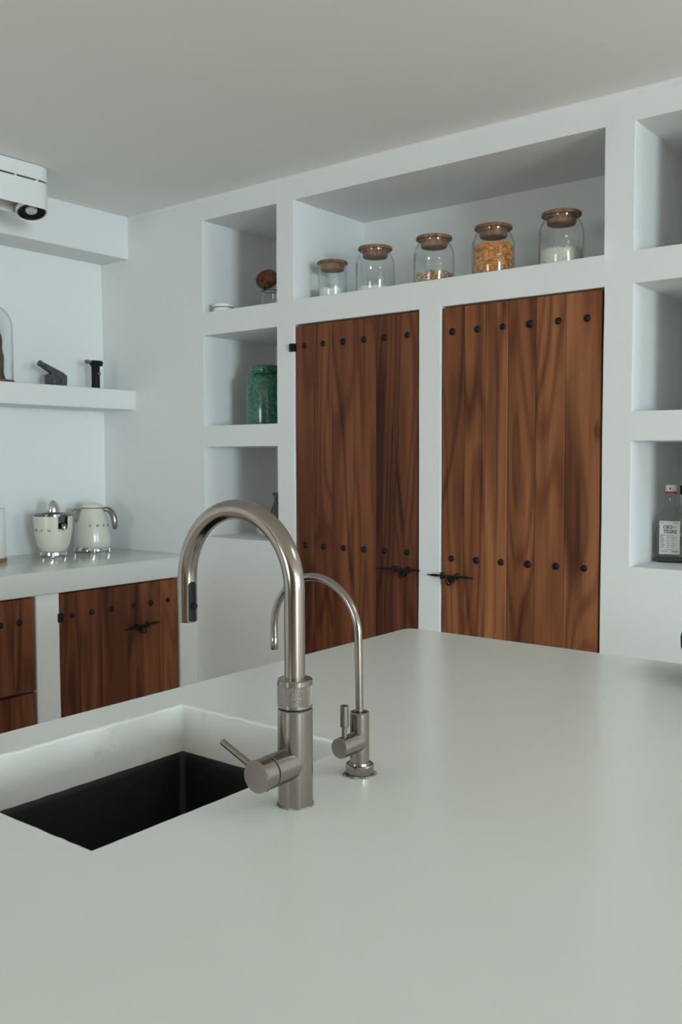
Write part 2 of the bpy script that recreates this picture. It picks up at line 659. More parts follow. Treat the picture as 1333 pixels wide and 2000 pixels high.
# ------------------------------------------------------------------ room shell
WT = 0.62
NICHE = 0.512
ZN = [(2.056, 2.485), (1.520, 1.948), (0.992, 1.420)]
holes = []
for z0, z1 in ZN:
    holes.append((-3.240, -2.772, z0, z1, NICHE))
    holes.append((-1.161, -0.780, z0, z1, NICHE))
holes.append((-2.672, -1.266, 2.056, 2.485, NICHE))
DL = (-2.672, -2.020, 0.06, 1.948)
DR = (-1.920, -1.264, 0.06, 1.948)
holes.append((*DL, 0.07))
holes.append((*DR, 0.07))
wb = obj('wall_back', cellwall(XA - 0.3, XR + 0.3, 0, HC + 0.1, holes, WT, 0.055, 0.0022, 2.2), 'wall', loc=(0, D, 0), smooth=40)
bevel(wb, 0.009, 3)
struct(wb)
struct(obj('wall_left', newbox(XA - 0.25, XA, YB - 0.2, D, 0, HC + 0.1), 'wall', smooth=0))
rw = obj('wall_right', cellwall(-D, -YB + 0.2, 0, HC + 0.1, [(-GD[1], -GD[0], GD[2], GD[3], None), (-GS[1], -GS[0], GS[2], GS[3], None)], 0.25, 0.5), 'wall', loc=(XR, 0, 0), rot=(0, 0, -pi / 2), smooth=0)
struct(rw)
rr = obj('wall_front', cellwall(-XR, -XA, 0, HC + 0.1, [(-GW[1], -GW[0], GW[2], GW[3], None)], 0.25, 0.5), 'rear', loc=(0, YB, 0), rot=(0, 0, pi), smooth=0)
struct(rr)
struct(obj('floor', newbox(XA - 0.25, XR + 0.3, YB - 0.3, D + 0.6, -0.12, 0), 'floor', smooth=0))


bm = cellwall(XA - 0.25, XR + 0.3, YB - 0.3, D + 0.3, [(*SL, None)], 0.14, 0.25, 0.004, 0.7)
for v in bm.verts:
    v.co = Vector((v.co.x, v.co.z, HC + v.co.y))
struct(obj('ceiling', bm, 'ceiling', smooth=40))
bm = BM()
box(bm, XA - 0.02, -3.784, YB, D + 0.02, 2.376, HC + 0.05, 0.006)
struct(obj('trim_1', bm, 'wall'))                       # plastered beam over the shelf wall
# cove softening the ceiling edge along the niche wall
bm = BM()
cv = [(0, 0), (0, -0.022), (-0.003, -0.011), (-0.011, -0.003), (-0.022, 0)]
prism(bm, [(-a, b) for a, b in cv], 0, XR + 3.784, Matrix(((0, 0, 1, -3.784), (-1, 0, 0, D), (0, 1, 0, HC + 0.006), (0, 0, 0, 1))))
struct(obj('trim_2', bm, 'wall', smooth=60))

# garden door (light source of the room) and added rear fill window
g = thing('door_1', 'white glazed garden door in the right wall', 'door')
del g['category']
g['kind'] = 'structure'
ym = (GD[0] + GD[1]) / 2
for a, b in ((GD[0], ym - 0.003), (ym + 0.003, GD[1])):
    bm = BM()
    box(bm, XR + .08, XR + .13, a, a + .05, 0.0, GD[3])
    box(bm, XR + .08, XR + .13, b - .05, b, 0.0, GD[3])
    box(bm, XR + .08, XR + .13, a + .05, b - .05, GD[3] - .06, GD[3])
    box(bm, XR + .08, XR + .13, a + .05, b - .05, 0.0, .12)
    fo = obj('door_frame', bm, 'white_paint', g, 0)
    obj('pane', newbox(XR + .10, XR + .106, a + .05, b - .05, .12, GD[3] - .06), 'pane', fo, 0)
g = thing('window_2', 'white framed window high in the right wall', 'window')
del g['category']
g['kind'] = 'structure'
ym = (GS[0] + GS[1]) / 2
for a, b in ((GS[0], ym - .003), (ym + .003, GS[1])):
    bm = BM()
    box(bm, XR + .08, XR + .13, a, a + .05, GS[2], GS[3])
    box(bm, XR + .08, XR + .13, b - .05, b, GS[2], GS[3])
    box(bm, XR + .08, XR + .13, a + .05, b - .05, GS[3] - .05, GS[3])
    box(bm, XR + .08, XR + .13, a + .05, b - .05, GS[2], GS[2] + .05)
    fo = obj('window_frame', bm, 'white_paint', g, 0)
    obj('pane', newbox(XR + .10, XR + .106, a + .05, b - .05, GS[2] + .05, GS[3] - .05), 'pane', fo, 0)
g = thing('fill_window_3', 'unseen white framed roof light added in the ceiling for fill', 'window')  # opening added for the fill from above
del g['category']
g['kind'] = 'structure'
bm = BM()
box(bm, SL[0], SL[0] + .03, SL[2], SL[3], HC + .115, HC + .16)
box(bm, SL[1] - .03, SL[1], SL[2], SL[3], HC + .115, HC + .16)
box(bm, SL[0] + .03, SL[1] - .03, SL[2], SL[2] + .03, HC + .115, HC + .16)
box(bm, SL[0] + .03, SL[1] - .03, SL[3] - .03, SL[3], HC + .115, HC + .16)
fo = obj('window_frame', bm, 'white_paint', g, 0)
obj('pane', newbox(SL[0] + .03, SL[1] - .03, SL[2] + .03, SL[3] - .03, HC + .130, HC + .136), 'pane', fo, 0)
g = thing('fill_window_1', 'unseen white framed window added for fill in the wall behind the viewer', 'window')
del g['category']
g['kind'] = 'structure'
xm = (GW[0] + GW[1]) / 2
for a, b in ((GW[0], xm - .003), (xm + .003, GW[1])):
    bm = BM()
    box(bm, a, a + .05, YB - .13, YB - .08, GW[2], GW[3])
    box(bm, b - .05, b, YB - .13, YB - .08, GW[2], GW[3])
    box(bm, a + .05, b - .05, YB - .13, YB - .08, GW[3] - .05, GW[3])
    box(bm, a + .05, b - .05, YB - .13, YB - .08, GW[2], GW[2] + .05)
    fo = obj('window_frame', bm, 'white_paint', g, 0)
    obj('pane', newbox(a + .05, b - .05, YB - .106, YB - .10, GW[2] + .05, GW[3] - .05), 'pane', fo, 0)

# ------------------------------------------------------------------ counter, shelf and beam along the left wall
CX = -3.305
CY0 = -0.6
o = obj('plaster_shelf', newbox(XA - .01, -3.743, CY0, D + .01, 1.614, 1.713, bev=0.006), 'wall')
tag(o, 'thick white plaster wall shelf carrying the ornaments', 'shelf')

DC1 = (2.297, 2.970, 0.06, 0.803)
DC2 = (1.500, 2.190, 0.06, 0.803)
bm = cellwall(CY0, D, 0, 0.802, [(*DC1, 0.07), (*DC2, 0.07)], 0.60, 0.055, 0.0015, 2.2)
o = obj('masonry_cabinet', bm, 'wall', loc=(CX, 0, 0), rot=(0, 0, pi / 2), smooth=40)
bevel(o, 0.005, 2)
tag(o, 'white plastered masonry base framing the low wooden doors', 'cabinet')
bm = newbox(XA - .005, CX + .002, CY0, D + .005, 0.803, 0.900, bev=0.007, seg=3)
o = obj('counter_worktop', bm, 'counter_polish')
tag(o, 'polished off-white counter top under the juicer and kettle', 'worktop')

# ------------------------------------------------------------------ island
IX0, IX1, IY0, IY1 = -1.402, -0.13, 0.12, 2.089
SX0, SX1, SY0, SY1 = -1.293, -0.892, 0.659, 1.164
ST = 0.092
isl = thing('kitchen_island', 'large polished off-white island with a sunken sink recess', 'island', (0, 0, 0))
bm = cellwall(IX0, IX1, IY0, IY1, [(SX0, SX1, SY0, SY1, None)], ST, 0.014, 0.0006, 1.5, through_mat=1, rim=0.0022)
# local (x, y, z) -> world (x, z, 0.9 - y)
for v in bm.verts:
    v.co = Vector((v.co.x, v.co.z, 0.9 - v.co.y))
# round the outer vertical corners
RC = 0.035
for v in bm.verts:
    for cx, sx in ((IX0, 1), (IX1, -1)):
        for cy, sy in ((IY0, 1), (IY1, -1)):
            lx, ly = (v.co.x - cx) * sx, (v.co.y - cy) * sy
            if lx < RC and ly < RC:
                dx, dy = RC - lx, RC - ly
                m_ = max(dx, dy)
                l_ = math.hypot(dx, dy)
                if l_ > 1e-6:
                    k = m_ / l_
                    v.co.x = cx + sx * (RC - dx * k)
                    v.co.y = cy + sy * (RC - dy * k)
w = obj('worktop', bm, ('worktop', 'recess'), isl, 40)
bevel(w, 0.004, 2, 50)
bm = BM()
box(bm, IX0 + .03, SX0 - .03, IY0 + .03, IY1 - .03, 0, 0.808)
box(bm, SX1 + .03, IX1 - .03, IY0 + .03, IY1 - .03, 0, 0.808)
box(bm, SX0 - .03, SX1 + .03, IY0 + .03, SY0 - .03, 0, 0.808)
box(bm, SX0 - .03, SX1 + .03, SY1 + .03, IY1 - .03, 0, 0.808)
obj('island_base', bm, 'wall', isl, 0)

# black basin
sk = thing('sink_basin', 'black rectangular sink basin set below the island top', 'sink', ((SX0 + SX1) / 2, (SY0 + SY1) / 2, 0.600))
hx, hy = (SX1 - SX0) / 2, (SY1 - SY0) / 2
bm = BM()


def ring_at(bm, hx, hy, r, z):
    return [bm.verts.new((x, y, z)) for x, y in rrect(hx, hy, r, 5)]


rs = [ring_at(bm, hx + .02, hy + .02, .03, .207), ring_at(bm, hx + .001, hy + .001, .018, .207), ring_at(bm, hx - .001, hy - .001, .018, .200),
      ring_at(bm, hx - .003, hy - .003, .018, .03), ring_at(bm, hx - .018, hy - .018, .02, .008), ring_at(bm, hx - .05, hy - .05, .02, .004)]
for a, b in zip(rs[:-1], rs[1:]):
    n = len(a)
    for i in range(n):
        bm.faces.new((a[i], a[(i + 1) % n], b[(i + 1) % n], b[i]))
bm.faces.new(rs[-1])
o = obj('bowl', bm, 'sink', sk, 50)
so = o.modifiers.new('solid', 'SOLIDIFY')
so.thickness = 0.006
so.offset = 1
obj('drain', lathe([(0, .006), (.02, .006), (.032, .009), (.042, .008), (.045, .004)], 32), 'iron', sk, loc=(0, .05, 0))


# ------------------------------------------------------------------ taps
def grime_ring(r, wdt, parent, seed):
    bm = BM()
    n = 48
    random.seed(seed)
    a, b, c = [], [], []
    for i in range(n):
        t = 2 * pi * i / n
        w_ = wdt * (0.35 + 0.9 * abs(noise.noise(Vector((cos(t) * 3, sin(t) * 3, seed)))) + 0.5 * random.random())
        a.append(bm.verts.new((r * cos(t), r * sin(t), 0.0016)))
        b.append(bm.verts.new(((r + w_ * .6) * cos(t), (r + w_ * .6) * sin(t), 0.0013)))
        c.append(bm.verts.new(((r + w_) * cos(t), (r + w_) * sin(t), 0.0)))
    for i in range(n):
        j = (i + 1) % n
        bm.faces.new((a[i], a[j], b[j], b[i]))
        bm.faces.new((b[i], b[j], c[j], c[i]))
    o = obj('sealant', bm, 'grime', parent, 60)
    o['label'] = 'dark crumbly sealant ring'
    return o


TX, TY = -0.797, 0.917
tp = thing('mixer_tap', 'tall brushed steel kitchen tap with thick arched spout and knurled ring', 'tap', (TX, TY, 0.9))
R1 = 0.0235
body = obj('body', lathe([(0, 0), (R1, 0), (R1, .128), (R1 - .0012, .1295), (0, .1295)], 64), 'steel', tp)
# side valve housing, along -y
HZ = 0.057
RH = 0.0212
bm = BM()
cyl_between(bm, (0, -.008, HZ), (0, -.052, HZ), RH, 48, .0006)
obj('valve_housing', bm, 'steel', tp)
obj('gap_ring', cyl_between(BM(), (0, -.0515, HZ), (0, -.0545, HZ), RH - .0008, 40), 'black', tp)
bm = BM()
cyl_between(bm, (0, -.054, HZ), (0, -.0765, HZ), RH, 48, .0008)
hd = obj('handle_hub', bm, 'steel', tp)
bm = BM()
cyl_between(bm, (0, -.0764, HZ), (0, -.0773, HZ), RH - .0008, 48, .0003)
obj('hub_face', bm, 'steel_face', hd)
bm = BM()
cyl_between(bm, (.0098, -.0655, HZ - .0185), (.0103, -.0655, HZ - .0192), .0022, 12)
obj('set_screw', bm, 'black', hd)
bm = BM()
cyl_between(bm, (-.017, -.066, HZ + .008), (-.071, -.066, HZ + .030), .0042, 24, .0005)
obj('lever', bm, 'steel', hd)
# gap, knurled ring, spout
obj('gap_ring', lathe([(0, .1290), (R1 - .0012, .1290), (R1 - .0012, .1325), (0, .1325)], 48), 'black', tp)


def knurl(r, z0, z1, nseg, nrow, h):
    bm = BM()
    rings = []
    for j in range(nrow + 1):
        z = z0 + (z1 - z0) * j / nrow
        rings.append([bm.verts.new(((r + (h if (i + j) % 2 == 0 else -h)) * cos(2 * pi * i / nseg), (r + (h if (i + j) % 2 == 0 else -h)) * sin(2 * pi * i / nseg), z)) for i in range(nseg)])
    for j in range(nrow):
        for i in range(nseg):
            k = (i + 1) % nseg
            a, b, c, d = rings[j][i], rings[j][k], rings[j + 1][k], rings[j + 1][i]
            if (i + j) % 2 == 0:
                bm.faces.new((a, b, d))
                bm.faces.new((b, c, d))
            else:
                bm.faces.new((a, b, c))
                bm.faces.new((a, c, d))
    return bm


kz0, kz1 = .1365, .1625
ringo = obj('control_ring', lathe([(0, .1325), (R1, .1325), (R1, kz0), (R1 - .0008, kz0), (R1 - .0008, kz1), (R1, kz1), (R1, .1685), (R1 - .0012, .1697), (0, .1697)], 64), 'steel', tp)
obj('knurling', knurl(R1 - .0002, kz0, kz1, 84, 12, .0007), 'knurl', ringo, 0)
RP = 0.0138
AX, AZ, AR = -0.1035, 0.288, 0.1035
pts = [(0, 0, .168), (0, 0, .21), (0, 0, .25), (0, 0, .275)]
for i in range(0, 33):
    t = pi * i / 32
    pts.append((AX + AR * cos(t), 0, AZ + AR * sin(t)))
for z in (.275, .26, .242, .225):
    pts.append((AX - AR, 0, z))
sp = obj('spout', tube(BM(), pts, RP, 40), 'steel', tp, 50)
# black insert with button near the outlet, facing back towards the body
bm = BM()
poly = [(-.0062, 0), (.0062, 0)] + [(.0062 * cos(radians(a)), .052 + .0062 * sin(radians(a))) for a in range(0, 181, 20)]
ox = AX - AR
n_ = Vector((cos(radians(-12)), sin(radians(-12)), 0))
tw = Vector((-n_.y, n_.x, 0))
NC = 12
cols = []
for k in range(NC + 1):
    px_ = -.0062 + .0124 * k / NC
    ztop = .052 + math.sqrt(max(0.0, .0062 ** 2 - px_ ** 2))
    th = px_ / RP
    col_ = []
    for rr_ in (RP - .003, RP + .0007):
        p = (n_ * cos(th) + tw * sin(th)) * rr_
        col_ += [bm.verts.new((ox + p.x, p.y, .2255)), bm.verts.new((ox + p.x, p.y, .2255 + ztop))]
    cols.append(col_)
for a, b in zip(cols[:-1], cols[1:]):
    bm.faces.new((a[2], b[2], b[3], a[3]))
    bm.faces.new((a[0], a[1], b[1], b[0]))
    bm.faces.new((a[1], a[3], b[3], b[1]))
    bm.faces.new((a[0], b[0], b[2], a[2]))
bm.faces.new((cols[0][0], cols[0][2], cols[0][3], cols[0][1]))
bm.faces.new((cols[-1][0], cols[-1][1], cols[-1][3], cols[-1][2]))
ins = obj('spray_insert', bm, 'black', sp, 30)
p0 = Vector((ox, 0, .2485)) + n_ * (RP - .002)
obj('button', cyl_between(BM(), p0, p0 + n_ * .0105, .0043, 20, .0012), 'black', ins)
obj('outlet', lathe([(0, .2235), (RP - .0025, .2235), (RP - .0008, .2252), (0, .2252)], 32), 'black', sp, loc=(ox, 0, 0))
grime_ring(R1 - .0006, .0035, tp, 3)

T2X, T2Y = -0.800, 1.064
t2 = thing('filter_tap', 'slim brushed steel water tap with thin arched spout and small lever', 'tap', (T2X, T2Y, 0.9))
obj('base_collar', lathe([(0, 0), (.0205, 0), (.0210, .001), (.0210, .0135), (.0198, .0150), (.0165, .0152), (.0160, .0185), (0, .0185)], 48), 'steel', t2)
obj('body', lathe([(0, .0180), (.0144, .0180), (.0144, .0905), (.0132, .092), (.0090, .092), (.0085, .0895), (0, .0895)], 48), 'steel', t2)
h2 = obj('valve_housing', cyl_between(BM(), (0, -.004, .049), (0, -.048, .049), .0148, 40, .0008), 'steel', t2)
obj('hub_face', cyl_between(BM(), (0, -.0478, .049), (0, -.0487, .049), .0140, 40, .0003), 'steel_face', h2)
bm = BM()
cyl_between(bm, (0, -.036, .060), (0, -.036, .078), .0038, 20)
cyl_between(bm, (0, -.036, .0775), (0, -.036, .1085), .0062, 24, .0006)
obj('lever', bm, 'steel', t2)
pts = [(0, 0, .086), (-.0005, 0, .12), (-.001, 0, .15), (-.0015, 0, .18), (-.002, 0, .199)]
A2, Z2, RR = -0.0845, .201, .0825
for i in range(0, 33):
    t = pi * i / 32
    pts.append((A2 + RR * cos(t), 0, Z2 + RR * sin(t)))
pts += [(A2 - RR, 0, .19), (A2 - RR, 0, .1835)]
s2 = obj('spout', tube(BM(), pts, .0058, 28), 'steel', t2, 50)
obj('aerator', lathe([(0, .163), (.0058, .163), (.0063, .164), (.0063, .1825), (.0058, .1835), (0, .1835)], 28), 'steel', s2, loc=(A2 - RR, 0, 0))
grime_ring(.0205, .0055, t2, 11)

# ------------------------------------------------------------------ wooden doors
random.seed(5)


def nail_mesh():
    return lathe([(0, .0085), (.005, .0080), (.0095, .0058), (.0128, .0022), (.0135, -.001), (0, -.001)], 14)


NAIL = None


def plank_door(name, label, loc, rz, width, height, seams, nails, matname, group=None):
    """local x across, y into the wall, z up; origin at the lower left front corner"""
    global NAIL
    t = thing(name, label, 'door', loc, rz, group)
    gp = 0.0011
    xs = [0.004] + list(seams) + [width - 0.0085]
    for a, b in zip(xs[:-1], xs[1:]):
        dy = random.uniform(-.0012, .0012)
        obj('plank', newbox(a + gp / 2, b - gp / 2, dy, .032 + dy, 0.004, height - 0.006, bev=0.0018, seg=1), matname, t, 30)
    for x, z in nails:
        if NAIL is None:
            o = obj('nail_head', nail_mesh(), 'iron', t, 50)
            NAIL = o.data
        else:
            o = bpy.data.objects.new('nail_head', NAIL)
            COL.objects.link(o)
            o.parent = t
        o.location = (x, 0.0, z)
        o.rotation_euler = (pi / 2, 0, 0)
        o.scale = (random.uniform(.9, 1.06),) * 3
    return t


def latch(parent, x0, x1, z0, z1, xr, thick=.0075, ring=.0135):
    """wrought slide bolt: spear ended bar, two staples, hanging ring"""
    bm = BM()
    n = 16
    prev = None
    rings_ = []
    for i in range(n + 1):
        s = i / n
        w_ = thick * (0.35 + 0.65 * min(1, min(s, 1 - s) * 7))
        if 0.08 < s < 0.22 or 0.78 < s < 0.92:
            w_ *= 1.35
        x, z = x0 + (x1 - x0) * s, z0 + (z1 - z0) * s
        rings_.append([bm.verts.new((x, yy, z + dz)) for yy, dz in ((-.022, -w_ / 2), (-.022, w_ / 2), (-.014, w_ / 2), (-.014, -w_ / 2))])
    for p, q in zip(rings_[:-1], rings_[1:]):
        for k in range(4):
            bm.faces.new((p[k], p[(k + 1) % 4], q[(k + 1) % 4], q[k]))
    bm.faces.new(rings_[0])
    bm.faces.new(list(reversed(rings_[-1])))
    la = obj('latch_bar', bm, 'iron', parent, 30)
    zc = z0 + (z1 - z0) * (xr - x0) / (x1 - x0)
    bm = BM()
    torus(bm, ring, .0036, Matrix.Translation((xr, -.021, zc - ring - .006)) @ Matrix.Rotation(radians(80), 4, 'X'), 24, 8)
    obj('pull_ring', bm, 'iron', la, 60)
    bm = BM()
    for dx in (-.035, .028):
        tube(bm, [(xr + dx, .004, zc + .010), (xr + dx, -.026, zc + .009), (xr + dx, -.026, zc - .009), (xr + dx, .004, zc - .010)], .0030, 8)
    lathe([(0, .006), (.010, .005), (.015, .001), (.015, -.006), (0, -.006)], 18, bm, Matrix.Translation((xr, -.004, zc - .014)) @ Matrix.Rotation(pi / 2, 4, 'X'))
    obj('staple', bm, 'iron', la, 60)
    return la


def hinge(parent, x, z):
    bm = BM()
    box(bm, x - .012, x + .014, -.016, .006, z - .018, z + .018, .003)
    for dz in (-.011, 0, .011):
        cyl_between(bm, (x - .002, -.016, z + dz - .0045), (x - .002, -.016, z + dz + .0045), .0075, 12, .0012)
    return obj('hinge', bm, 'iron', parent, 40)


YD = D + 0.007
nx = [-2.618, -2.514, -2.405, -2.297, -2.191, -2.081]
t = plank_door('cupboard_door', 'tall wooden plank cupboard door left of the narrow white pillar', (DL[0], YD, DL[2]), 0, DL[1] - DL[0], DL[3] - DL[2],
               [x - DL[0] for x in (-2.568, -2.468, -2.352, -2.236, -2.140)],
               [(x - DL[0], 1.854 - DL[2]) for x in nx] + [(x - DL[0], .984 - DL[2]) for x in nx] + [(x - DL[0], .25) for x in nx], 'door_wood_dark', 'tall pantry doors')
latch(t, -2.212 - DL[0], -2.008 - DL[0], .913 - DL[2], .916 - DL[2], -2.096 - DL[0])
hinge(t, -.010, 1.849 - DL[2])
nx = [-1.872, -1.761, -1.655, -1.546, -1.434, -1.326]
t = plank_door('cupboard_door', 'tall wooden plank cupboard door right of the narrow white pillar', (DR[0], YD, DR[2]), 0, DR[1] - DR[0], DR[3] - DR[2],
               [x - DR[0] for x in (-1.818, -1.728, -1.633, -1.520, -1.405)],
               [(x - DR[0], 1.849 - DR[2]) for x in nx] + [(x - DR[0], .973 - DR[2]) for x in nx] + [(x - DR[0], .25) for x in nx], 'door_wood', 'tall pantry doors')
latch(t, -1.972 - DR[0], -1.768 - DR[0], .905 - DR[2], .905 - DR[2], -1.870 - DR[0])
XD = CX - 0.007
ny = [2.364, 2.468, 2.573, 2.697, 2.798, 2.901]
t = plank_door('cupboard_door', 'low wooden plank door under the counter with black ring latch', (XD, DC1[0], DC1[2]), pi / 2, DC1[1] - DC1[0], DC1[3] - DC1[2],
               [y - DC1[0] for y in (2.405, 2.520, 2.662, 2.745, 2.850)], [(y - DC1[0], .700 - DC1[2]) for y in ny], 'door_wood_dark', 'low counter doors')
latch(t, 2.632 - DC1[0], 2.838 - DC1[0], .598 - DC1[2], .609 - DC1[2], 2.737 - DC1[0])
hinge(t, .004, .698 - DC1[2])
t = plank_door('cupboard_door', 'low wooden plank door cut off by the left edge, above a horizontal gap', (XD, DC2[0], .410), pi / 2, DC2[1] - DC2[0], DC2[3] - .410,
               [y - DC2[0] for y in (1.62, 1.74, 1.86, 1.97, 2.085)], [(y - DC2[0], .703 - .410) for y in (1.56, 1.68, 1.80, 1.915, 2.03, 2.114)], 'door_wood_dark', 'low counter doors')
t = plank_door('drawer_front', 'wooden plank panel below the cut-off low door at the left edge', (XD, DC2[0], DC2[2]), pi / 2, DC2[1] - DC2[0], .4085 - DC2[2],
               [y - DC2[0] for y in (1.62, 1.74, 1.86, 1.97, 2.085)], [], 'door_wood_dark')
t['category'] = 'drawer'

# ------------------------------------------------------------------ storage jars on the top shelf
ZS = 2.056


def jar_glass(prof_out, wall=.003):
    inner = [(max(r - wall, 0), z + (wall * 1.8 if i == 0 else 0)) for i, (r, z) in enumerate(prof_out)]
    prof = [(0, prof_out[0][1])] + prof_out + list(reversed(inner)) + [(0, prof_out[0][1] + wall * 1.8)]
    return lathe(prof, 48)


def lid_parts(t, r, rp, z, th=.013, plug=.030):
    ld = obj('lid', lathe([(0, z), (r - .002, z), (r, z + .002), (r, z + th - .003), (r - .003, z + th), (0, z + th)], 48), 'lid_wood', t)
    obj('lid_plug', lathe([(0, z - plug), (rp - .006, z - plug), (rp - .003, z - plug + .003), (rp, z), (0, z)], 48), 'lid_wood', ld)
    obj('seal', lathe([(rp + .001, z - .005), (rp + .0035, z - .005), (rp + .0035, z - .0005), (rp + .001, z - .0005)], 40, close=True), 'glass', ld)


def big_jar(name, label, x, y, hgt):
    t = thing(name, label, 'jar', (x, y, ZS + .001), random.uniform(0, 6), 'storage jars on the top shelf')
    R = .0825
    zt = hgt - .013
    pr = [(R - .012, 0), (R - .003, .003), (R, .012), (R, zt - .062), (R - .002, zt - .048), (R - .008, zt - .030), (R - .017, zt - .016), (R - .021, zt - .008), (R - .020, zt - .002)]
    obj('glass_body', jar_glass(pr), 'glass', t)
    lid_parts(t, .0725, .0555, zt - .001)
    return t


t = thing('storage_jar', 'smallest straight-sided glass jar with wooden lid, leftmost on the top shelf', 'jar', (-2.551, 3.2, ZS + .001), 1.0, 'storage jars on the top shelf')
pr = [(.054, 0), (.061, .003), (.063, .010), (.063, .135), (.062, .148), (.062, .152)]
obj('glass_body', jar_glass(pr), 'glass', t)
lid_parts(t, .0675, .055, .1525, .012, .026)
big_jar('storage_jar', 'nearly empty round-shouldered glass jar, second from the left', -2.320, 3.2, .195)
big_jar('storage_jar', 'round-shouldered glass jar with a low layer of oats, in the middle', -2.028, 3.2, .195)
big_jar('storage_jar', 'round-shouldered glass jar filled with orange cereal', -1.759, 3.2, .196)
big_jar('storage_jar', 'round-shouldered glass jar with white rice, rightmost on the top shelf', -1.479, 3.2, .201)


def heap(name, label, cat, x, y, r, h, m, bump=.006, seed=1):
    bm = BM()
    n, k = 40, 10
    rings_ = [[bm.verts.new((r * .97 * cos(2 * pi * i / n), r * .97 * sin(2 * pi * i / n), 0)) for i in range(n)]]
    rings_.append([bm.verts.new((r * cos(2 * pi * i / n), r * sin(2 * pi * i / n), h * .3)) for i in range(n)])
    for q in range(k):
        f = 1 - q / k
        rings_.append([bm.verts.new((r * f * cos(2 * pi * i / n), r * f * sin(2 * pi * i / n), h + bump * noise.noise(Vector((f * 3 * cos(2 * pi * i / n), f * 3 * sin(2 * pi * i / n), seed))))) for i in range(n)])
    for a, b in zip(rings_[:-1], rings_[1:]):
        for i in range(n):
            j = (i + 1) % n
            bm.faces.new((a[i], a[j], b[j], b[i]))
    bm.faces.new(rings_[-1])
    bm.faces.new(list(reversed(rings_[0])))
    o = obj(name, bm, m, None, 60, loc=(x, y, ZS + .0068))
    return tag(o, label, cat, kind='stuff')


heap('white_powder', 'white powder in the smallest jar', 'powder', -2.551, 3.2, .058, .040, 'flour', .014, 2)
heap('white_sugar', 'thin layer of white sugar in the nearly empty jar', 'sugar', -2.320, 3.2, .077, .018, 'flour', .004, 4)


def grains(name, label, cat, x, y, r, h, m, count, size, seed, shape, core=None):
    """many small pieces heaped against the glass, joined as one stuff object, over a filling core"""
    rnd = random.Random(seed)
    bm = BM()
    # core
    n = 32
    a = [bm.verts.new(((r - size * 1.2) * cos(2 * pi * i / n), (r - size * 1.2) * sin(2 * pi * i / n), 0.001)) for i in range(n)]
    b = [bm.verts.new(((r - size * 1.2) * cos(2 * pi * i / n), (r - size * 1.2) * sin(2 * pi * i / n), h - size * 1.2)) for i in range(n)]
    bm.faces.new(list(reversed(a)))
    bm.faces.new(b)
    for i in range(n):
        bm.faces.new((a[i], a[(i + 1) % n], b[(i + 1) % n], b[i]))
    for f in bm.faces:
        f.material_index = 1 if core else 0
    for c in range(count):
        th = rnd.uniform(0, 2 * pi)
        if rnd.random() < .72:
            rad = r - size * rnd.uniform(1.0, 1.5)
            z = rnd.uniform(size, h)
        else:
            rad = (r - size) * math.sqrt(rnd.random())
            z = h - size * rnd.uniform(-.4, 1.0)
        loc = Matrix.Translation((rad * cos(th), rad * sin(th), max(z, size)))
        rot = Matrix.Rotation(rnd.uniform(0, 6), 4, 'X') @ Matrix.Rotation(rnd.uniform(0, 6), 4, 'Z')
        if shape == 'ring':
            torus(bm, size * .62, size * .34, loc @ rot, 7, 4)
        elif shape == 'flake':
            s = Matrix.Diagonal((size * rnd.uniform(.7, 1.1), size * rnd.uniform(.5, .9), size * .3, 1))
            bmesh.ops.create_icosphere(bm, subdivisions=1, radius=1, matrix=loc @ rot @ s)
        else:
            s = Matrix.Diagonal((size * 1.2, size * .45, size * .45, 1))
            bmesh.ops.create_icosphere(bm, subdivisions=1, radius=1, matrix=loc @ rot @ s)
    o = obj(name, bm, (m, core) if core else m, None, 50, loc=(x, y, ZS + .0068))
    return tag(o, label, cat, kind='stuff')


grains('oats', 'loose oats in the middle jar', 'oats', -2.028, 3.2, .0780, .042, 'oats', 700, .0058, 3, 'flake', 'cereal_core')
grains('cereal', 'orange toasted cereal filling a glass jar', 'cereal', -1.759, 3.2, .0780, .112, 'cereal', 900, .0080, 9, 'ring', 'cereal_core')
grains('rice', 'white rice in the rightmost jar', 'rice', -1.479, 3.2, .0780, .058, 'rice', 1500, .0038, 6, 'grain')

# ------------------------------------------------------------------ left niches
t = thing('clip_jar', 'small glass jar with a dark round wooden lid tipped upright', 'jar', (-2.950, 3.235, ZS + .001), 0)
pr = [(.036, 0), (.043, .004), (.045, .012), (.045, .050), (.042, .070), (.040, .092)]
obj('glass_body', jar_glass(pr, .0025), 'glass', t)
tl = Matrix.Translation((-.012, -.012, .146)) @ Matrix.Rotation(radians(-46), 4, 'Z') @ Matrix.Rotation(radians(-20), 4, 'Z') @ Matrix.Rotation(radians(58), 4, 'Y')
ld = obj('lid', lathe([(0, .006), (.0505, .006), (.053, .004), (.053, -.004), (.051, -.006), (0, -.006)], 40, None, tl), 'lid_dark', t)
obj('lid_rim', lathe([(.043, -.0065), (.053, -.0065), (.055, -.011), (.052, -.016), (.042, -.016)], 40, None, tl, close=True), 'chrome_dark', ld)
bm = BM()
tube(bm, [(.0, -.043, .085), (.0, -.041, .100), (-.002, -.030, .112)], .0045, 8)
torus(bm, .0425, .0018, Matrix.Translation((0, 0, .088)), 28, 6)
obj('wire_clip', bm, 'iron', t, 60)

